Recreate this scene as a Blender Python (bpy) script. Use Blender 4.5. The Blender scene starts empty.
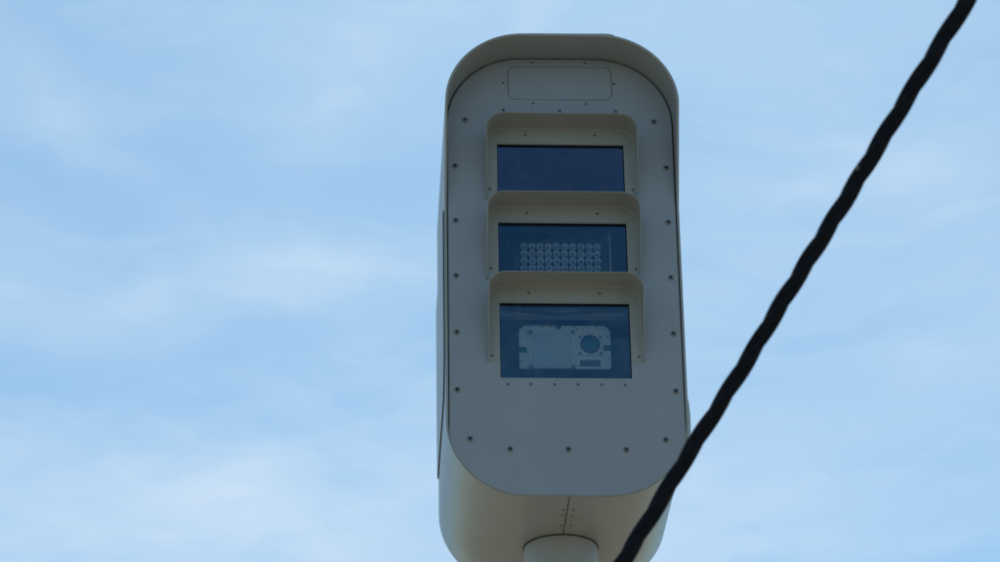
import bpy, bmesh, math, random
from mathutils import Vector, Matrix
random.seed(7)
S = bpy.context.scene
COL = S.collection
PI = math.pi
Z0 = 5.1613            # height of the housing's own origin above the ground
YP = 0.345             # depth of the pole axis behind the front panel

# ------------------------------------------------------------------ camera
RV = Vector((0.99879, -0.046976, -0.014526))
UV = Vector((-0.00834, -0.452991, 0.891476))
FV = Vector((0.048458, 0.890276, 0.452835))
cd = bpy.data.cameras.new('camera')
cam = bpy.data.objects.new('camera', cd)
COL.objects.link(cam)
cd.sensor_width = 36
cd.lens = 36 * 3126.44 / 1000
cd.clip_start = 0.1
cd.clip_end = 20000
M = Matrix((RV, UV, -FV)).transposed().to_4x4()
M.translation = Vector((-0.55949, -7.22727, -3.56127 + Z0))
cam.matrix_world = M
cd.dof.use_dof = True
cd.dof.focus_distance = 8.15
cd.dof.aperture_fstop = 8.5
S.camera = cam

# ------------------------------------------------------------------ sun and sky
SUN_EL, SUN_AZ = math.radians(53), math.radians(6)     # azimuth measured from +Y towards +X
sl = bpy.data.lights.new('sun', 'SUN')
sl.energy = 3.1
sl.angle = math.radians(0.6)
sl.color = (1.0, 0.955, 0.89)
so = bpy.data.objects.new('sun', sl)
COL.objects.link(so)
sd = Vector((math.cos(SUN_EL) * math.sin(SUN_AZ), math.cos(SUN_EL) * math.cos(SUN_AZ), math.sin(SUN_EL)))
so.rotation_euler = sd.to_track_quat('Z', 'Y').to_euler()
so.location = (0, 0, 30)

W = bpy.data.worlds.new('World')
S.world = W
W.use_nodes = True
nt = W.node_tree
nt.nodes.clear()
def N(t, tree=None, **k):
    n = (tree or nt).nodes.new(t)
    for a, b in k.items():
        if a.startswith('i_'):
            n.inputs[a[2:].replace('_', ' ')].default_value = b
        else:
            setattr(n, a, b)
    return n
L = nt.links.new
sky = N('ShaderNodeTexSky')
sky.sky_type = 'NISHITA'
sky.sun_disc = False
sky.sun_elevation = SUN_EL
sky.sun_rotation = SUN_AZ
sky.altitude = 100
sky.air_density = 1.15
sky.dust_density = 0.7
sky.ozone_density = 1.6
bg = N('ShaderNodeBackground', i_Strength=0.0955)
outw = N('ShaderNodeOutputWorld')
tc = N('ShaderNodeTexCoord')
# thin high cloud: a sheet of stretched noise over the whole sky ...
def mth(op, a, b=None, c=None, clamp=False):
    n = N('ShaderNodeMath', operation=op, use_clamp=clamp)
    for i, v in enumerate((a, b, c)):
        if v is None: continue
        if isinstance(v, (int, float)): n.inputs[i].default_value = v
        else: L(v, n.inputs[i])
    return n.outputs[0]
mp = N('ShaderNodeMapping')
mp.inputs['Rotation'].default_value = (0.1, 0.32, 0.25)
mp.inputs['Scale'].default_value = (5.0, 5.0, 17.0)
L(tc.outputs['Generated'], mp.inputs['Vector'])
n1 = N('ShaderNodeTexNoise', i_Scale=1.0, i_Detail=7.0, i_Roughness=0.52, i_Distortion=0.6)
L(mp.outputs[0], n1.inputs['Vector'])
n2 = N('ShaderNodeTexNoise', i_Scale=4.2, i_Detail=5.0, i_Roughness=0.55, i_Distortion=0.9)
L(mp.outputs[0], n2.inputs['Vector'])
# ... and the longer wisps of cirrus that lie in this part of it
wob = N('ShaderNodeTexNoise', i_Scale=9.0, i_Detail=4.0, i_Roughness=0.55)
L(tc.outputs['Generated'], wob.inputs['Vector'])
sub = N('ShaderNodeVectorMath', operation='SUBTRACT')
sub.inputs[1].default_value = (0.5, 0.5, 0.5)
L(wob.outputs['Color'], sub.inputs[0])
scl = N('ShaderNodeVectorMath', operation='SCALE')
scl.inputs['Scale'].default_value = 0.085
L(sub.outputs[0], scl.inputs[0])
add = N('ShaderNodeVectorMath', operation='ADD')
L(tc.outputs['Generated'], add.inputs[0]); L(scl.outputs[0], add.inputs[1])
def wisp(az, el, tilt, half_len, half_wid, amt):
    """one soft streak: centre (azimuth from +Y, elevation), tilt against the horizon, degrees"""
    az, el, tilt = map(math.radians, (az, el, tilt))
    d = Vector((math.cos(el) * math.sin(az), math.cos(el) * math.cos(az), math.sin(el)))
    r = Vector((math.cos(az), -math.sin(az), 0)); u = r.cross(d)
    a = math.cos(tilt) * r + math.sin(tilt) * u
    b = -math.sin(tilt) * r + math.cos(tilt) * u
    def comp(v, w):
        n = N('ShaderNodeVectorMath', operation='DOT_PRODUCT')
        n.inputs[1].default_value = v / math.sin(math.radians(w))
        L(add.outputs[0], n.inputs[0])
        q = n.outputs['Value']
        return mth('MULTIPLY', q, q)
    e = mth('ADD', comp(a, half_len), comp(b, half_wid))
    f = N('ShaderNodeVectorMath', operation='DOT_PRODUCT'); f.inputs[1].default_value = d
    L(add.outputs[0], f.inputs[0])
    front = mth('GREATER_THAN', f.outputs['Value'], 0.0)
    g = mth('EXPONENT', mth('MULTIPLY', e, -1.0))
    return mth('MULTIPLY', mth('MULTIPLY', g, front), amt)
def azel(px, py):
    d = (FV + (px - 500) / 3126.44 * RV - (py - 281) / 3126.44 * UV).normalized()
    return math.degrees(math.atan2(d.x, d.y)), math.degrees(math.asin(d.z))
wisps = [
    # azimuth, elevation, tilt, half length, half width, amount
    (-1.6, 27.0, 14, 4.8, .75, .42), (3.6, 31.9, 55, 1.7, .22, .26), (-5.3, 30.0, -38, 2.2, .35, .16), (-6.0, 25.6, 8, 3.0, .7, .22),
    (-4.2, 22.3, 6, 6.5, 1.25, .60), (7.0, 21.9, 4, 5.0, .8, .25), (0.5, 23.6, 10, 4.5, .9, .28), (9.0, 23.4, 12, 4.5, 1.0, .38),
    (8.6, 28.8, 10, 3.8, 1.05, .30), (11.0, 30.0, -20, 2.6, .8, .18), (1.0, 31.0, 50, 2.8, .8, .20),
    (-6.6, 30.6, -32, 3.0, .6, .16), (6.0, 22.0, 3, 9.0, 1.0, .22), (-9, 27.5, 5, 3.0, 1.0, .15),
    (-24, 33, 12, 12, 2.2, .35), (28, 25, -8, 13, 2.0, .35), (40, 42, 20, 14, 3, .3), (-52, 22, 5, 14, 2.5, .35),
    (100, 30, 10, 18, 4, .3), (170, 38, -12, 20, 4, .3), (-120, 34, 8, 18, 4, .3)]
tot = None
for w in wisps:
    o = wisp(*w)
    tot = o if tot is None else mth('ADD', tot, o)
veil = N('ShaderNodeMapRange', interpolation_type='SMOOTHSTEP')
veil.inputs['From Min'].default_value = 0.45
veil.inputs['From Max'].default_value = 0.72
veil.inputs['To Max'].default_value = 0.30
L(n1.outputs['Fac'], veil.inputs['Value'])
fine = mth('MULTIPLY_ADD', n2.outputs['Fac'], 1.1, 0.45)
def fibres(rot, sc, scale, amt, lo, hi):
    """combed fibres of cirrus in one direction"""
    a = N('ShaderNodeMapping'); a.inputs['Rotation'].default_value = rot; a.inputs['Scale'].default_value = sc
    L(add.outputs[0], a.inputs['Vector'])
    n = N('ShaderNodeTexNoise', i_Scale=scale, i_Detail=6.0, i_Roughness=0.6, i_Distortion=0.25)
    L(a.outputs[0], n.inputs['Vector'])
    r = N('ShaderNodeMapRange', interpolation_type='SMOOTHSTEP')
    r.inputs['From Min'].default_value = lo; r.inputs['From Max'].default_value = hi; r.inputs['To Max'].default_value = amt
    L(n.outputs['Fac'], r.inputs['Value'])
    return r.outputs[0]
fib = mth('ADD', fibres((.15, .22, .1), (3, 3, 22), 3.0, .17, .45, .72), fibres((-.2, -.75, .1), (3, 3, 16), 2.6, .10, .50, .72))
cloud = mth('ADD', mth('MULTIPLY', mth('ADD', veil.outputs[0], tot), fine), fib, clamp=True)
skyc = N('ShaderNodeMix', data_type='RGBA', blend_type='MIX')
L(cloud, skyc.inputs['Factor'])
tint = N('ShaderNodeMix', data_type='RGBA', blend_type='MULTIPLY')
tint.inputs['Factor'].default_value = 1.0
L(sky.outputs[0], tint.inputs['A'])
tint.inputs['B'].default_value = (0.86, 1.16, 1.20, 1)
L(tint.outputs['Result'], skyc.inputs['A'])
skyc.inputs['B'].default_value = (6.1, 7.8, 9.7, 1)
L(skyc.outputs['Result'], bg.inputs['Color'])
L(bg.outputs[0], outw.inputs[0])

S.view_settings.view_transform = 'Standard'
S.view_settings.look = 'None'
S.view_settings.exposure = 0.0
S.view_settings.gamma = 1.0
S.render.film_transparent = False

# ------------------------------------------------------------------ materials
def mat(name, rgb, rough=.5, metal=0.0, vary=0.0, vscale=6.0, bump=0.0, bscale=300.0, spec=.5, stains=None):
    m = bpy.data.materials.new(name)
    m.use_nodes = True
    t = m.node_tree
    b = t.nodes['Principled BSDF']
    b.inputs['Base Color'].default_value = (*rgb, 1)
    b.inputs['Roughness'].default_value = rough
    b.inputs['Metallic'].default_value = metal
    b.inputs['Specular IOR Level'].default_value = spec
    co = t.nodes.new('ShaderNodeTexCoord')
    if vary:
        n = t.nodes.new('ShaderNodeTexNoise'); n.inputs['Scale'].default_value = vscale
        n.inputs['Detail'].default_value = 8; n.inputs['Roughness'].default_value = .6
        t.links.new(co.outputs['Object'], n.inputs['Vector'])
        r = t.nodes.new('ShaderNodeMapRange')
        r.inputs['From Min'].default_value = .3; r.inputs['From Max'].default_value = .7
        r.inputs['To Min'].default_value = 1 - vary; r.inputs['To Max'].default_value = 1 + vary
        t.links.new(n.outputs['Fac'], r.inputs['Value'])
        x = t.nodes.new('ShaderNodeMix'); x.data_type = 'RGBA'; x.blend_type = 'MULTIPLY'
        x.inputs['Factor'].default_value = 1
        x.inputs['A'].default_value = (*rgb, 1)
        t.links.new(r.outputs[0], x.inputs['B'])
        last = x.outputs['Result']
        if stains:      # faint streaks of dust and blotches
            n3 = t.nodes.new('ShaderNodeTexNoise'); n3.inputs['Scale'].default_value = 1
            n3.inputs['Detail'].default_value = 6
            mpp = t.nodes.new('ShaderNodeMapping'); mpp.inputs['Scale'].default_value = stains[2]
            t.links.new(co.outputs['Object'], mpp.inputs['Vector']); t.links.new(mpp.outputs[0], n3.inputs['Vector'])
            r3 = t.nodes.new('ShaderNodeMapRange'); r3.interpolation_type = 'SMOOTHSTEP'
            r3.inputs['From Min'].default_value = .52; r3.inputs['From Max'].default_value = .75
            r3.inputs['To Max'].default_value = stains[1]
            t.links.new(n3.outputs['Fac'], r3.inputs['Value'])
            x3 = t.nodes.new('ShaderNodeMix'); x3.data_type = 'RGBA'
            t.links.new(r3.outputs[0], x3.inputs['Factor']); t.links.new(last, x3.inputs['A'])
            x3.inputs['B'].default_value = (*stains[0], 1)
            last = x3.outputs['Result']
        t.links.new(last, b.inputs['Base Color'])
    if bump:
        n = t.nodes.new('ShaderNodeTexNoise'); n.inputs['Scale'].default_value = bscale
        n.inputs['Detail'].default_value = 3
        t.links.new(co.outputs['Object'], n.inputs['Vector'])
        bp = t.nodes.new('ShaderNodeBump'); bp.inputs['Strength'].default_value = bump
        bp.inputs['Distance'].default_value = .001
        t.links.new(n.outputs['Fac'], bp.inputs['Height']); t.links.new(bp.outputs[0], b.inputs['Normal'])
    return m

PAINT = (0.333, 0.357, 0.385)
m_paint = mat('beige_grey_powder_coat', PAINT, .42, vary=.035, vscale=3.5, bump=.10, bscale=420, stains=((.27, .275, .27), .16, (16, 16, 2.5)))
m_visor = mat('beige_visor_coat', (0.342, 0.348, 0.325), .45, vary=.05, vscale=9, bump=.10, bscale=420, stains=((.26, .25, .21), .2, (20, 20, 6)))
m_shell = mat('beige_shell_coat', (0.352, 0.362, 0.345), .36, vary=.05, vscale=3.0, bump=.10, bscale=420, stains=((.27, .235, .15), .30, (7, 5, 5)))
m_pole = mat('galvanised_pole_coat', (0.40, 0.40, 0.39), .42, vary=.06, vscale=5, stains=((.28, .26, .22), .3, (14, 14, 1.2)))
m_screw = mat('zinc_screw', (.22, .22, .21), .4, metal=.6)
m_socket = mat('screw_socket_black', (.006, .006, .007), .7)
m_joint = mat('dark_grey_joint', (.045, .044, .04), .8)
m_gap_black = mat('gap_shade_black', (.006, .007, .008), .8)  # black that stands in for the shade inside gaps
m_int = mat('instrument_bay_navy', (.026, .062, .12), .6)
m_intd = mat('instrument_bay_dark', (.012, .022, .04), .6)
m_face = mat('instrument_faceplate', (.68, .69, .70), .5, vary=.05, vscale=40)
m_screen = mat('pale_blue_window', (.50, .55, .58), .3)
m_clip = mat('grey_clip', (.17, .19, .22), .5)
m_brack = mat('bay_bracket', (.20, .25, .32), .5, vary=.25, vscale=14)
m_lens = mat('lens_glass_blue', (.012, .13, .20), .3, spec=.4)
m_green = mat('green_tab', (.008, .13, .07), .5)
m_dlabel = mat('dark_label', (.02, .035, .06), .5)
m_print = mat('label_print', (.35, .38, .42), .6)
m_led = mat('led_reflector_silver', (.66, .69, .72), .3, metal=.15)
m_ledc = mat('led_die', (.10, .13, .16), .12, spec=1.0)
m_rubber = mat('black_cable_sheath', (.010, .013, .020), .8, vary=.3, vscale=60, spec=.12)
m_nick = mat('scuffed_sheath', (.10, .125, .11), .7)
m_ground = mat('dry_sandy_ground', (.255, .225, .165), .9, vary=.2, vscale=.4, bump=.6, bscale=30)
m_conc = mat('concrete', (.30, .29, .27), .85, vary=.15, vscale=8, bump=.4, bscale=60)

def glass(name, tr, gl, facing):
    m = bpy.data.materials.new(name); m.use_nodes = True
    t = m.node_tree; t.nodes.clear()
    o = t.nodes.new('ShaderNodeOutputMaterial'); mx = t.nodes.new('ShaderNodeMixShader')
    a = t.nodes.new('ShaderNodeBsdfTransparent'); a.inputs['Color'].default_value = (*tr, 1)
    g = t.nodes.new('ShaderNodeBsdfGlossy'); g.inputs['Color'].default_value = (*gl, 1); g.inputs['Roughness'].default_value = .03
    co = t.nodes.new('ShaderNodeTexCoord')
    n = t.nodes.new('ShaderNodeTexNoise'); n.inputs['Scale'].default_value = 12; n.inputs['Detail'].default_value = 5
    t.links.new(co.outputs['Object'], n.inputs['Vector'])
    r = t.nodes.new('ShaderNodeMapRange'); r.inputs['To Min'].default_value = facing * .82; r.inputs['To Max'].default_value = facing * 1.18
    t.links.new(n.outputs['Fac'], r.inputs['Value'])
    t.links.new(r.outputs[0], mx.inputs['Fac'])
    bn = t.nodes.new('ShaderNodeTexNoise'); bn.inputs['Scale'].default_value = 9; bn.inputs['Detail'].default_value = 1
    bp = t.nodes.new('ShaderNodeBump'); bp.inputs['Strength'].default_value = .35; bp.inputs['Distance'].default_value = .002
    t.links.new(co.outputs['Object'], bn.inputs['Vector']); t.links.new(bn.outputs['Fac'], bp.inputs['Height']); t.links.new(bp.outputs[0], g.inputs['Normal'])
    du = t.nodes.new('ShaderNodeBsdfDiffuse'); du.inputs['Color'].default_value = (.4, .4, .38, 1)
    m2 = t.nodes.new('ShaderNodeMixShader'); dr = t.nodes.new('ShaderNodeMapRange')
    dn = t.nodes.new('ShaderNodeTexNoise'); dn.inputs['Scale'].default_value = 22; dn.inputs['Detail'].default_value = 9; dn.inputs['Roughness'].default_value = .7
    t.links.new(co.outputs['Object'], dn.inputs['Vector']); t.links.new(dn.outputs['Fac'], dr.inputs['Value'])
    dr.inputs['From Min'].default_value = .5; dr.inputs['From Max'].default_value = .8; dr.inputs['To Max'].default_value = .09
    t.links.new(dr.outputs[0], m2.inputs['Fac']); t.links.new(mx.outputs[0], m2.inputs[1]); t.links.new(du.outputs[0], m2.inputs[2])
    t.links.new(a.outputs[0], mx.inputs[1]); t.links.new(g.outputs[0], mx.inputs[2]); t.links.new(m2.outputs[0], o.inputs[0])
    return m
m_glass = glass('blue_coated_glass', (.84, .89, .90), (.33, .62, .88), .10)
m_glass_dark = glass('dark_blue_filter_glass', (.10, .16, .26), (.52, .68, .95), .18)

# ------------------------------------------------------------------ mesh helpers
class MB:
    def __init__(s): s.v = []; s.f = []
    def quadgrid(s, rows, closed_u=False, closed_v=False, flip=False):
        """rows: list of equal-length point rows"""
        b = len(s.v); n = len(rows[0]); m = len(rows)
        for r in rows: s.v += [tuple(p) for p in r]
        for i in range(m if closed_v else m - 1):
            for j in range(n if closed_u else n - 1):
                q = (b + i * n + j, b + i * n + (j + 1) % n, b + ((i + 1) % m) * n + (j + 1) % n, b + ((i + 1) % m) * n + j)
                s.f.append(q[::-1] if flip else q)
        return b
    def face(s, pts):
        b = len(s.v); s.v += [tuple(p) for p in pts]; s.f.append(tuple(range(b, b + len(pts))))
    def box(s, x0, x1, y0, y1, z0, z1):
        b = len(s.v)
        s.v += [(x, y, z) for x in (x0, x1) for y in (y0, y1) for z in (z0, z1)]
        for q in ((0, 1, 3, 2), (4, 6, 7, 5), (0, 4, 5, 1), (2, 3, 7, 6), (0, 2, 6, 4), (1, 5, 7, 3)):
            s.f.append(tuple(b + k for k in q))
        return s
    def prism_y(s, outline, y0, y1):
        """outline: list of (x, z); solid between y0 (front) and y1"""
        a = [(x, y0, z) for x, z in outline]; c = [(x, y1, z) for x, z in outline]
        s.quadgrid([a, c], closed_u=True); s.face(a[::-1]); s.face(c)
        return s
    def lathe(s, prof, n=20, org=(0, 0, 0), axis='z'):
        rows = []
        for r, h in prof:
            row = []
            for k in range(n):
                t = 2 * PI * k / n
                p = (r * math.cos(t), r * math.sin(t), h)
                if axis == 'y': p = (p[0], p[2], p[1])
                row.append((org[0] + p[0], org[1] + p[1], org[2] + p[2]))
            rows.append(row)
        s.quadgrid(rows, closed_u=True); s.face(rows[-1]); s.face(rows[0][::-1])
        return s
    def mesh(s, name, m, smooth=None, bevel=0):
        me = bpy.data.meshes.new(name)
        me.from_pydata(s.v, [], s.f)
        bm = bmesh.new(); bm.from_mesh(me)
        bmesh.ops.remove_doubles(bm, verts=bm.verts, dist=1e-5)
        bmesh.ops.recalc_face_normals(bm, faces=bm.faces)
        if smooth is not None:
            for f in bm.faces: f.smooth = True
            for e in bm.edges:
                if len(e.link_faces) == 2 and e.calc_face_angle(0) > math.radians(smooth): e.smooth = False
        bm.to_mesh(me); bm.free()
        me.materials.append(m)
        return me

def link(name, me, parent=None, loc=(0, 0, 0), rot=(0, 0, 0), bevel=0):
    o = bpy.data.objects.new(name, me)
    COL.objects.link(o); o.location = loc; o.rotation_euler = rot
    if parent: o.parent = parent
    if bevel:
        b = o.modifiers.new('bevel', 'BEVEL'); b.width = bevel; b.segments = 2; b.limit_method = 'ANGLE'; b.angle_limit = math.radians(40)
        b.harden_normals = False
    return o

def rrect(hw, zt, zb, rt, rb=None, n=24, xc=0.0):
    """closed rounded rectangle, counter-clockwise, as (x, z)"""
    rb = rt if rb is None else rb
    pts = []
    for cx, cz, r, a0 in ((hw - rt, zt - rt, rt, 0), (-hw + rt, zt - rt, rt, 90), (-hw + rb, zb + rb, rb, 180), (hw - rb, zb + rb, rb, 270)):
        for k in range(n + 1):
            t = math.radians(a0 + 90 * k / n)
            pts.append((xc + cx + r * math.cos(t), cz + r * math.sin(t)))
    return pts

def plate(name, outline, holes, y0, y1, m, bevel=.0006):
    """flat sheet with real openings, front face at y0"""
    cu = bpy.data.curves.new(name, 'CURVE'); cu.dimensions = '2D'; cu.fill_mode = 'BOTH'
    cu.extrude = (y1 - y0) / 2 - bevel; cu.bevel_depth = bevel; cu.bevel_resolution = 1; cu.offset = -bevel
    for loop in [outline] + holes:
        sp = cu.splines.new('POLY'); sp.points.add(len(loop) - 1); sp.use_cyclic_u = True
        for p, (x, z) in zip(sp.points, loop): p.co = (x, z, 0, 1)
    tmp = bpy.data.objects.new('t', cu); COL.objects.link(tmp)
    me = bpy.data.meshes.new_from_object(tmp)
    bpy.data.objects.remove(tmp); bpy.data.curves.remove(cu)
    me.transform(Matrix.Translation((0, (y0 + y1) / 2, 0)) @ Matrix.Rotation(PI / 2, 4, 'X'))
    me.materials.clear(); me.materials.append(m); me.name = name
    return me

# ------------------------------------------------------------------ the setting
g = MB()
rings = [[(r * math.cos(2 * PI * k / 64), r * math.sin(2 * PI * k / 64), 0) for k in range(64)] for r in (.01, 4, 30, 200, 1500, 9000)]
g.quadgrid(rings, closed_u=True)
ground = link('ground', g.mesh('ground', m_ground))
ground['kind'] = 'structure'

# ------------------------------------------------------------------ the speed camera tower
root = bpy.data.objects.new('speed_camera_tower', None)
COL.objects.link(root); root.location = (0, YP, 0)
root['label'] = 'tall beige grey roadside speed camera housing with three hooded blue windows on a round pole'
root['category'] = 'speed camera'
OFF = (0, -YP, Z0)
def part(name, me, parent=None, **k):
    if parent is None: return link(name, me, root, loc=OFF, **k)
    return link(name, me, parent, **k)

ZT, ZB, RR = 0.7861, -0.4891, 0.2
DEP = 0.638
LIFT = .0085
# --- shell with its forward hood
def ss(t): t = min(1, max(0, t)); return t * t * (3 - 2 * t)
def hood(z):
    if z >= .60: return .117
    if z <= .335: return .0035 - .0085 * ss((-.20 - z) / .14)
    return .0035 + (.117 - .0035) * (z - .335) / (.60 - .335)
def prof(off, zs=()):
    pts = rrect(.3 + off, ZT + off, ZB + LIFT - off, RR + off, n=40)
    # refine the straight sides so the hood edge can taper
    out = []
    for i, p in enumerate(pts):
        q = pts[(i + 1) % len(pts)]
        d = math.hypot(q[0] - p[0], q[1] - p[1]); k = max(1, int(d / .02))
        for j in range(k): out.append((p[0] + (q[0] - p[0]) * j / k, p[1] + (q[1] - p[1]) * j / k))
    return out
sh = MB()
PO, PI_ = prof(.0088), prof(.0036)
# same count for both: build the inner from the outer's parametrisation
def shrink(pts, d):
    n = len(pts); o = []
    for i in range(n):
        a, b = Vector(pts[i - 1]), Vector(pts[(i + 1) % n]); t = (b - a).normalized()
        o.append((pts[i][0] - t.y * d, pts[i][1] + t.x * d))
    return o
PIN = shrink(PO, .0060)
PMID = shrink(PO, .0014)
rows = [[(x, .30, z) for x, z in PIN],
        [(x, -hood(z) + .0005, z) for x, z in PIN],
        [(x, -hood(z) - .0006, z) for x, z in shrink(PO, .0040)],
        [(x, -hood(z) - .0006, z) for x, z in PMID],
        [(x, -hood(z) - .0004, z) for x, z in PO],
        [(x, .16, z) for x, z in PO], [(x, .33, z) for x, z in PO], [(x, .48, z) for x, z in PO],
        [(x, DEP - .012, z) for x, z in PO],
        [(x, DEP - .003, z) for x, z in shrink(PO, .003)],
        [(x, DEP, z) for x, z in shrink(PO, .012)]]
sh.quadgrid(rows, closed_u=True)
sh.face([(x, DEP, z) for x, z in shrink(PO, .012)])
sh.face([(x, .30, z) for x, z in PIN])
housing = part('housing', sh.mesh('housing', m_shell, smooth=35))
# lid lying along the flat of the roof, its right end a little step
lid = MB()
def top_z(x):
    d = max(0, abs(x) - .1); return ZT + .0088 - (.2088 - math.sqrt(.2088 ** 2 - d * d))
def lid_row(x, h): return [(x, -.1175, top_z(x) - .0010), (x, -.1172, top_z(x) + h), (x, DEP - .05, top_z(x) + h), (x, DEP - .05, top_z(x) - .0010)]
lid.quadgrid([lid_row(x, h) for x, h in ((-.13, .0000), (-.09, .0005), (-.02, .0010), (.05, .0014), (.10, .0020), (.118, .0030), (.130, .0036), (.137, .0032), (.142, .0018), (.146, .0001))], closed_u=True)
lid.face(lid_row(-.13, .0)); lid.face(lid_row(.146, .0001))
part('roof_lid', lid.mesh('roof_lid', m_shell, smooth=40))

# --- front panel with its openings
def lap(pts):
    """towards the bottom the panel runs out over the lip of the shell"""
    out = []
    for x, z in pts:
        k = ss((-.27 - z) / .10)
        out.append((x * (1 + .0050 / .3 * k), z + .0025 * ss((-.27 - z) / .15)))
    return out
WT = [0.523, 0.2875, 0.0525]                 # top edge of each opening
WHS, WHW = [0.178, 0.178, 0.2145], 0.1685
holes = [[(-WHW, t), (WHW, t), (WHW, t - h), (-WHW, t - h)] for t, h in zip(WT, WHS)]
label_hole = rrect(.140, .7632, .6598, .022, n=8, xc=.003)
panel = part('front_panel', plate('front_panel', lap(rrect(.2994, ZT - .0006, ZB, RR, n=48)), holes + [label_hole], 0, .005, m_paint))
part('label_plate', plate('label_plate', rrect(.1386, .7618, .6612, .0208, n=8, xc=.003), [], .0006, .004, m_paint), panel)
back = MB().prism_y([(x, z) for x, z in rrect(.155, .78, .64, .03, n=6)], .0046, .009)
part('label_backing', back.mesh('label_backing', m_gap_black), panel)

gs = MB(); o1 = [(x, .0034, z) for x, z in shrink(PO, .0056)]; o2 = [(x, .0034, z) for x, z in shrink(PO, .0140)]
o3 = [(x, .0044, z) for x, z in shrink(PO, .0056)]; o4 = [(x, .0044, z) for x, z in shrink(PO, .0140)]
gs.quadgrid([o1, o2, o4, o3], closed_u=True, closed_v=True)
part('gap_shade', gs.mesh('gap_shade', m_gap_black), panel)  # black ring filling the panel gap, in place of its shade

# --- screws: countersunk washer, head, dark socket
def screw_mesh(name, r):
    mb = MB()
    mb.lathe([(r, .0002), (r, -.0010), (r * .86, -.0020), (r * .55, -.0026), (r * .42, -.0026), (r * .40, -.0012)], n=18, axis='y')
    return mb.mesh(name, m_screw, smooth=40)
def socket_mesh(name, r):
    return MB().lathe([(r * .43, -.0010), (r * .43, -.00285)], n=6, axis='y').mesh(name, m_socket)
me_big, me_bigs = screw_mesh('screw_big', .0078), socket_mesh('socket_big', .0098)
me_small, me_smalls = screw_mesh('screw_small', .0044), socket_mesh('socket_small', .0050)
me_tiny, me_tinys = screw_mesh('screw_tiny', .0034), socket_mesh('socket_tiny', .0042)
m_screwp = mat('painted_screw', (.15, .15, .145), .5)
me_plain = me_tiny.copy(); me_plain.materials[0] = m_screwp
def screw(x, z, parent, kind='big', y=0.0, rot=(0, 0, 0)):
    if kind == 'plain':
        return link('screw', me_plain, parent, loc=(x, y, z))
    a, b = {'big': (me_big, me_bigs), 'small': (me_small, me_smalls), 'tiny': (me_tiny, me_tinys)}[kind]
    a2 = a
    o = link('screw', a2, parent, loc=(x, y, z), rot=(rot[0], rot[1], random.uniform(0, .001)))
    if parent.parent is root:      # keep to three levels
        s = link('screw_socket', b, parent, loc=(x, y, z), rot=(rot[0], rot[1] + random.uniform(-.5, .5) if not rot[0] else 0, 0))
    return o
Z1, ST = 0.4544, 0.16289
for k in range(5):
    for sx in (-1, 1): screw(sx * .2798, Z1 - k * ST, panel)
for sx in (-1, 1):
    screw(sx * .2519, Z1 + .1404, panel)
    screw(sx * .2483, Z1 - 4 * ST - .1364, panel)
for x in (-.1472, 0, .1472): screw(x, Z1 - 4 * ST - .1643, panel)
for x, z in ((-.069, .774), (.072, .774)): screw(x, z, panel, 'tiny')
for x, z in ((-.1485, .711), (.149, .711), (-.07, .6485), (.072, .6485)): screw(x, z, panel, 'plain')
for x in (-.1495, .001, .1515): screw(x, .6255, panel, 'small')
for k in range(6): screw(-.151 + k * .0602, -.1805, panel, 'plain' if k in (0, 5) else 'tiny')

# --- visors over the windows
VF = .082
def visor(zt):
    hwo, top, bot, rc = .2005, zt + .0505, zt - .168, .046
    pts = [(-hwo, bot + (top - rc - bot) * k / 8) for k in range(8)]
    for a0, cx in ((180, -hwo + rc), (90, hwo - rc)):
        for k in range(13):
            t = math.radians(a0 - 90 * k / 12)
            pts.append((cx + rc * math.cos(t), top - rc + rc * math.sin(t)))
    pts += [(hwo, top - rc - (top - rc - bot) * k / 8) for k in range(1, 9)]
    n = len(pts); thk = .0022
    def inner(d):
        o = []
        for i in range(n):
            a, b = Vector(pts[max(0, i - 1)]), Vector(pts[min(n - 1, i + 1)]); t = (b - a).normalized()
            o.append((pts[i][0] + t.y * d, pts[i][1] - t.x * d))
        return o
    def f(z):
        t = (z - bot) / (top - rc - bot)
        return .007 + (VF - .007) * min(1, max(0, t)) ** 1.0
    inn = inner(thk); mid = inner(.0008); mid2 = inner(thk - .0007)
    mb = MB()
    rr_ = [[(x, .0003, z) for x, z in pts], [(x, -f(z) + .0008, z) for x, z in pts], [(x, -f(z), z) for x, z in mid],
           [(x, -f(z), z) for x, z in mid2], [(x, -f(z) + .0008, z) for x, z in inn]]
    # inside corner bends softly into the flange that is screwed on the panel
    i4, i5, i6 = inner(thk + .0012), inner(thk + .0040), [(max(-.1698, min(.1698, x)), min(z, zt + .0014)) for x, z in pts]
    rr_ += [[(x, -.0060, z) for x, z in inn], [(x, -.0032, z) for x, z in i4], [(x, -.0014, z) for x, z in i5], [(x, -.0012, z) for x, z in i6], [(x, .0003, z) for x, z in i6]]
    mb.quadgrid(rr_, closed_v=True)
    mb.face([r[0] for r in rr_]); mb.face([r[-1] for r in rr_][::-1])
    return mb.mesh('visor', m_visor, smooth=32)
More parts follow.
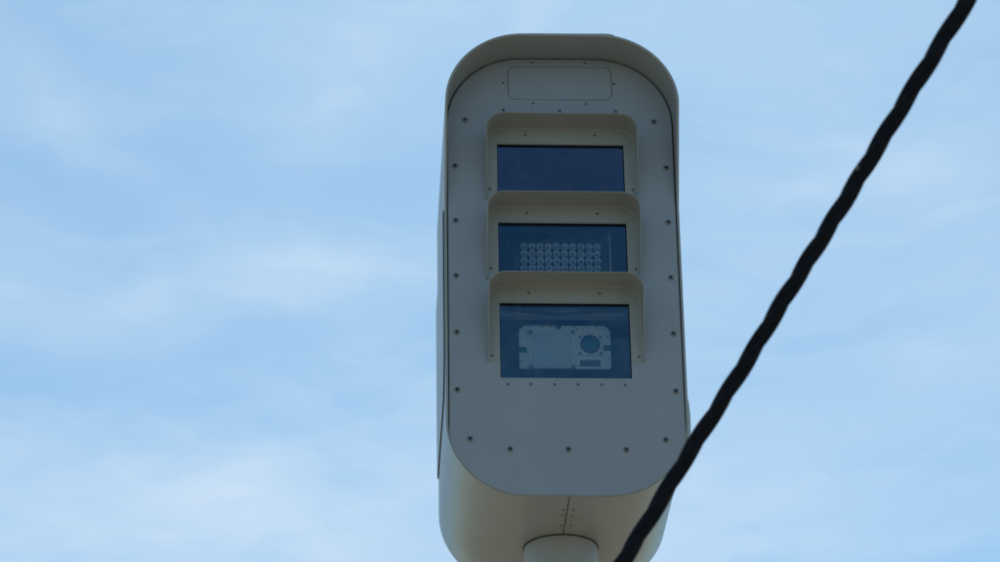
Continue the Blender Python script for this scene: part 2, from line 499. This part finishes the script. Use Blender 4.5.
# --- panes and bays
def bay(zt, WH, m_b, parent, depth=.17):
    """open-fronted tray behind the opening"""
    mb = MB(); hw = WHW + .012; a, b = zt + .012, zt - WH - .012
    fr = [(-hw, .016, b), (hw, .016, b), (hw, .016, a), (-hw, .016, a)]
    bk = [(x, depth, z) for x, y, z in fr]
    mb.quadgrid([fr, bk], closed_u=True); mb.face(bk)
    e = .003
    fo = [(-hw - e, .016, b - e), (hw + e, .016, b - e), (hw + e, .016, a + e), (-hw - e, .016, a + e)]
    bo = [(x, depth + e, z) for x, y, z in fo]
    mb.quadgrid([fo, bo], closed_u=True); mb.face(bo[::-1]); mb.quadgrid([fr, fo], closed_u=True)
    return part('instrument_bay', mb.mesh('instrument_bay', m_b), parent)
def gasket_shade(zt, WH, parent):  # black frame, also painting in the shadow line of the panel edge
    mb = MB(); hw = WHW; a, b = zt, zt - WH; w = .0016; o = .010
    ring = lambda d, y: [(-hw + d, y, b + d), (hw - d, y, b + d), (hw - d, y, a - d), (-hw + d, y, a - d)]
    mb.quadgrid([ring(-o, .0052), ring(w, .0052), ring(w, .0092), ring(-o, .0092)], closed_u=True, closed_v=True)
    return part('gasket_shade', mb.mesh('gasket_shade', m_gap_black), parent)
pw = [MB() for _ in range(3)]
bays = []
names = ['dark blue pane at the top', 'blue pane in the middle with rows of infrared lights behind', 'blue pane at the bottom with the instrument face behind']
for i, zt in enumerate(WT):
    v = part('visor', visor(zt))
    for sx in (-1, 1):
        screw(sx * .0925, zt + .0272, v, 'tiny', y=-.0012)
        screw(sx * .1885, zt - .1365 - (.017 if i == 2 else 0), v, 'tiny', y=-.0012)
    WH = WHS[i]
    mb = MB().box(-WHW - .009, WHW + .009, 0.0095, .0130, zt - WH - .009, zt + .009)
    pane = part('window_pane', mb.mesh('window_pane', (m_glass_dark, m_glass, m_glass)[i]))
    pane['label'] = names[i]
    gasket_shade(zt, WH, pane)
    b = bay(zt, WH, (m_intd, m_int, m_int)[i], pane)

# --- the rows of infrared lights behind the middle pane
YL = .062
bd = MB().box(-.125, .122, YL + .004, YL + .012, .10, .272)
board = part('light_board', bd.mesh('light_board', m_intd))
ring = MB().lathe([(.0036, -.0002), (.0084, -.0075), (.0091, -.0075), (.0091, .0040), (.0030, .0040)], n=14, axis='y').mesh('led', m_led, smooth=30)
die = MB().lathe([(.0044, .003), (.0044, -.0020), (.0034, -.0042), (.0014, -.0052)], n=10, axis='y').mesh('led_dome', m_ledc, smooth=60)
me_led = ring
for r in range(6):
    for c in range(10):
        x, z = -.0985 + c * .0214, .2460 - r * .0212
        link('led', me_led, board, loc=(x, YL, z), rot=(random.uniform(-.12, .12), 0, random.uniform(-.12, .12)))
        if r < 5: link('led_dome', die, board, loc=(x, YL, z))
rail = MB().box(.1275, .1305, YL, YL + .05, .08, .30)
part('side_rail', rail.mesh('side_rail', m_screen), board)

# --- the instrument behind the bottom pane
YU = .080
ufp = plate('instrument_face', rrect(.1195, .0265, -.0980, .020, .007, n=6, xc=.0045), [], YU, YU + .006, m_face)
unit = part('instrument_face', ufp)
bodyu = MB().prism_y(rrect(.114, .024, -.094, .012, n=4, xc=.0045), YU + .0062, YU + .075)
part('instrument_body', bodyu.mesh('instrument_body', m_intd), unit)
part('square_window', plate('square_window', rrect(.0605, .0085, -.0985, .003, n=3, xc=-.0300), [], YU - .004, YU - .0002, m_face), unit)
part('window_glass', plate('window_glass', rrect(.0530, .0085 - .004, -.0955, .003, n=3, xc=-.0300), [], YU - .0056, YU - .0042, m_screen), unit)
for x, z in ((-.085, .0045), (.025, .0045), (-.085, -.094), (.025, -.094)):
    part('corner_clip', MB().box(x - .0045, x + .0045, YU - .0078, YU - .0042, z - .0045, z + .0045).mesh('corner_clip', m_clip), unit)
part('lens_plate', plate('lens_plate', rrect(.0330, -.0035, -.0600, .003, n=3, xc=.0700), [], YU - .0045, YU - .0002, m_face), unit)
for sx in (-1, 1):
    for z in (-.0095, -.0545): screw(.070 + sx * .0265, z, unit, 'tiny', y=YU - .0045)
lensr = MB().lathe([(.0252, .0), (.0252, -.006), (.0225, -.0072), (.0222, -.003)], n=32, org=(.070, YU - .0045, -.0300), axis='y')
part('lens_ring', lensr.mesh('lens_ring', m_int, smooth=35), unit)
lens = MB().lathe([(.0221, -.003), (.019, -.0048), (.013, -.0062), (.006, -.0069), (.0015, -.0071)], n=32, org=(.070, YU - .0045, -.0300), axis='y')
part('lens', lens.mesh('lens', m_lens, smooth=60), unit)
part('dark_label', MB().box(.0430, .0960, YU - .0016, YU - .0002, -.0905, -.0730).mesh('dark_label', m_dlabel), unit)
pl = MB()
for r in range(2):
    x = .0460
    while x < .0925:
        w = random.choice((.002, .003, .0042)); pl.box(x, x + w, YU - .0022, YU - .0017, -.0795 - r * .0075, -.0762 - r * .0075); x += w + .0016
o = part('label_print', pl.mesh('label_print', m_print), unit)
for x0, x1, z0, z1 in ((-.1155, -.0960, -.052, -.0375), (.1055, .1245, -.0450, -.0310)):
    part('green_tab', MB().box(x0, x1, YU - .004, YU - .0002, z0, z1).mesh('green_tab', m_green), unit)
part('sensor_bump', MB().lathe([(.0075, 0), (.0075, -.004), (.004, -.006)], n=14, org=(-.012, YU - .0002, .0225), axis='y').mesh('sensor_bump', m_intd, smooth=30), unit)
for x, z in ((-.084, .0225), (-.054, .0225), (-.030, .0225), (.030, .0225), (.060, .0225), (.088, .0225), (.113, .0215), (-.107, .020),
             (-.109, -.008), (-.109, -.078), (.1175, -.004), (.1175, -.070), (.036, .016)):
    link('face_bolt', me_tinys, unit, loc=(x, YU + .0004, z))
# cable tray across the top of the bottom bay, mottled pale as a painted reflection, and the dark lead that sags over it
tr = MB().box(-.176, .176, .045, .0475, .0375, .0600).box(-.176, .176, .0475, .070, .0375, .0395)
tray = part('cable_tray', tr.mesh('cable_tray', m_brack))
def tube(pts, r, n=8):
    mb = MB(); rows = []
    for i, p in enumerate(pts):
        t = (Vector(pts[min(i + 1, len(pts) - 1)]) - Vector(pts[max(i - 1, 0)])).normalized()
        a = t.orthogonal().normalized() if i == 0 else (prev - prev.dot(t) * t).normalized()
        prev = a; b = t.cross(a)
        rows.append([Vector(p) + r * (math.cos(2 * PI * k / n) * a + math.sin(2 * PI * k / n) * b) for k in range(n)])
    mb.quadgrid(rows, closed_u=True); mb.face(rows[0][::-1]); mb.face(rows[-1])
    return mb
ld = tube([(-.165 + .33 * k / 24, .0395, .0540 - .0130 * math.sin(PI * min(1, k / 24 * 1.05)) + .0012 * math.sin(k * .5)) for k in range(25)], .0028)
part('inner_lead', ld.mesh('inner_lead', m_intd, smooth=60), tray)

# --- side doors, with a black sheet painting in the shade along their edge
def yz_round(y0, y1, z0, z1, rtf, rbf):
    pts = []
    for cy, cz, r, a0 in ((y0 + rtf, z1 - rtf, rtf, 90), (y0 + rbf, z0 + rbf, rbf, 180)):
        for k in range(13):
            t = math.radians(a0 + 90 * k / 12); pts.append((cy + r * math.cos(t), cz + r * math.sin(t)))
    for k in range(13): pts.append((y0 + rbf + (y1 - y0 - rbf) * k / 12, z0))
    for k in range(13): pts.append((y1, z0 + (z1 - z0) * k / 12))
    for k in range(13): pts.append((y1 - (y1 - y0 - rtf) * k / 12, z1))
    return pts
def side_door(sx):
    x0 = .3080
    pts = yz_round(.042, .626, -.170, .345, .02, .13)
    cy, cz = .36, .08
    mb = MB(); rows = []
    for s_, h in ((.995, 0), (.995, .0042), (.990, .0047), (.95, .0052), (.8, .0068), (.55, .0082), (.25, .0088)):
        rows.append([(sx * (x0 + h), cy + (y - cy) * s_, cz + (z - cz) * s_) for y, z in pts])
    mb.quadgrid(rows, closed_u=True); mb.face(rows[-1]); mb.face(rows[0][::-1])
    d = part('side_door', mb.mesh('side_door', m_shell, smooth=35))
    gp = MB(); p2 = [(cy + (y - cy) * 1.010 + (-.0018 if y < .2 else 0), cz + (z - cz) * 1.014) for y, z in pts]
    ra = [(sx * (x0 - .001), y, z) for y, z in p2]; rb_ = [(sx * (x0 + .0036), y, z) for y, z in p2]
    gp.quadgrid([ra, rb_], closed_u=True); gp.face(rb_); gp.face(ra[::-1])
    part('door_edge_shade', gp.mesh('door_edge_shade', m_gap_black), d)
for sx in (-1, 1): side_door(sx)
# swelling catch cover low on the right side
cc = MB(); rows = []
zz = [-.165 - .235 * k / 20 for k in range(21)]
for s_, h in ((1, -.001), (.97, .10), (.86, .40), (.66, .78), (.40, .95), (.15, 1.0)):
    row = []
    for k in range(48):
        t = 2 * PI * k / 48
        y = .070 + .050 * s_ * math.copysign(abs(math.cos(t)) ** .8, math.cos(t))
        z = -.255 + .088 * s_ * math.copysign(abs(math.sin(t)) ** .9, math.sin(t))
        row.append((.3085 + max(-.001, h * .0125), y, z))
    rows.append(row)
cc.quadgrid(rows, closed_u=True); cc.face(rows[-1])
part('catch_cover', cc.mesh('catch_cover', m_shell, smooth=60))

# --- underside: seam between the two floor sheets, with its rivets
ub = ZB + LIFT - .0088
sm = MB().box(-.0012, .0012, .004, YP - .09, ub - .0006, ub + .001)
seam = part('floor_seam', sm.mesh('floor_seam', m_joint))
for y in (.086, .122, .189):
    for sx in (-1, 1): link('screw', me_tinys, seam, loc=(.003 + sx * .0125, y, ub), rot=(PI / 2, 0, 0))
for sx in (-1, 1):
    part('floor_sheet', MB().box(min(sx * .0016, sx * .105), max(sx * .0016, sx * .105), .006, YP + .18, ub - .0005, ub + .001).mesh('floor_sheet', m_shell), seam)

# --- pole
RP = .0965
zpt = Z0 + ub
pm = MB().lathe([(RP, .03), (RP, 2.2), (RP, zpt - .004), (RP - .003, zpt - .001)], n=64)
pole = link('pole', pm.mesh('pole', m_pole, smooth=30), root)
col = MB().lathe([(RP + .0022, zpt - .0016), (RP + .0022, zpt - .0002)], n=64)
link('pole_gap_shade', col.mesh('pole_gap_shade', m_joint, smooth=30), pole)  # dark ring put in as the shadow of the gap above the pole
link('base_flange', MB().lathe([(.2, .0), (.2, .022), (.198, .026), (RP + .004, .026), (RP + .001, .034)], n=48).mesh('base_flange', m_pole, smooth=30), root)
bolt = MB().lathe([(.016, .0), (.016, .016), (.010, .017), (.010, .032)], n=6).mesh('anchor_bolt', m_screw)
for k in range(6):
    t = PI / 6 + k * PI / 3
    link('anchor_bolt', bolt, root, loc=(.155 * math.cos(t), .155 * math.sin(t), .026))

# ------------------------------------------------------------------ the twisted overhead cable
C0 = [(0.425, -3.0145, -0.9073), (0.3832, -2.9456, -0.9594), (0.3427, -2.8763, -1.0126), (0.2702, -2.7827, -1.11), (0.1869, -2.6803, -1.2235),
      (0.0992, -2.5768, -1.3388), (0.0055, -2.4645, -1.4707), (-0.0965, -2.3492, -1.6075)]
C0 = [Vector(p) + Vector((0, 0, Z0)) for p in C0]
A, B = C0[0], C0[-1]
D = B - A
# least-squares quadratic through the run, continued past both edges of the view
def fitq(k):
    import numpy as np
    t = [ (p - A).dot(D) / D.dot(D) for p in C0]
    c = np.polyfit(t, [p[k] for p in C0], 2)
    return c
cf = [fitq(k) for k in range(3)]
def cpt(t):
    out = []
    for k in range(3):
        a, b, c = cf[k]
        if 0 <= t <= 1: out.append(a * t * t + b * t + c)
        elif t < 0: out.append(b * t + c)
        else: out.append(a + b + c + (2 * a + b) * (t - 1))
    return Vector(out)
RS, PITCH = .0088, .252
T0, T1, NS = -2.6, 2.6, 900
path = [cpt(T0 + (T1 - T0) * i / NS) for i in range(NS + 1)]
cable = bpy.data.objects.new('overhead_cable', None); COL.objects.link(cable)
cable.location = (0, 0, 0)
cable['label'] = 'black twisted overhead cable crossing diagonally in front of the camera housing'
cable['category'] = 'cable'
side = Vector((0, 0, 1)).cross(D.normalized()).normalized(); upv = D.normalized().cross(side)
def strand(ph):
    pts = []; ang = ph
    for i, p in enumerate(path):
        if i:
            ds = (path[i] - path[i - 1]).length
            ang += 2 * PI * ds / (PITCH * (1 + .12 * math.sin(i * .045) + .06 * math.sin(i * .013 + 1)))
        rr = RS * .70 * (1 + .10 * math.sin(i * .031 + ph))
        pts.append(p + rr * (math.cos(ang) * side + math.sin(ang) * upv))
    return pts
for k in range(3):
    s_ = tube(strand(2 * PI * k / 3 + .5), RS * (1.0, 1.0, .96)[k], n=12)
    link('strand', s_.mesh('strand', m_rubber, smooth=60), cable)
# scuff on the sheath
nk = Vector((0.2605, -2.8412, -1.1201 + Z0)) 
tocam = (cam.matrix_world.translation - nk).normalized()
nm = MB().lathe([(.0009, -.0045), (.0022, -.0025), (.0027, 0), (.0021, .0025), (.0008, .0042)], n=12)
link('sheath_scuff', nm.mesh('sheath_scuff', m_nick, smooth=60), cable, loc=tuple(nk + tocam * .0125), rot=(.5, .3, 0))
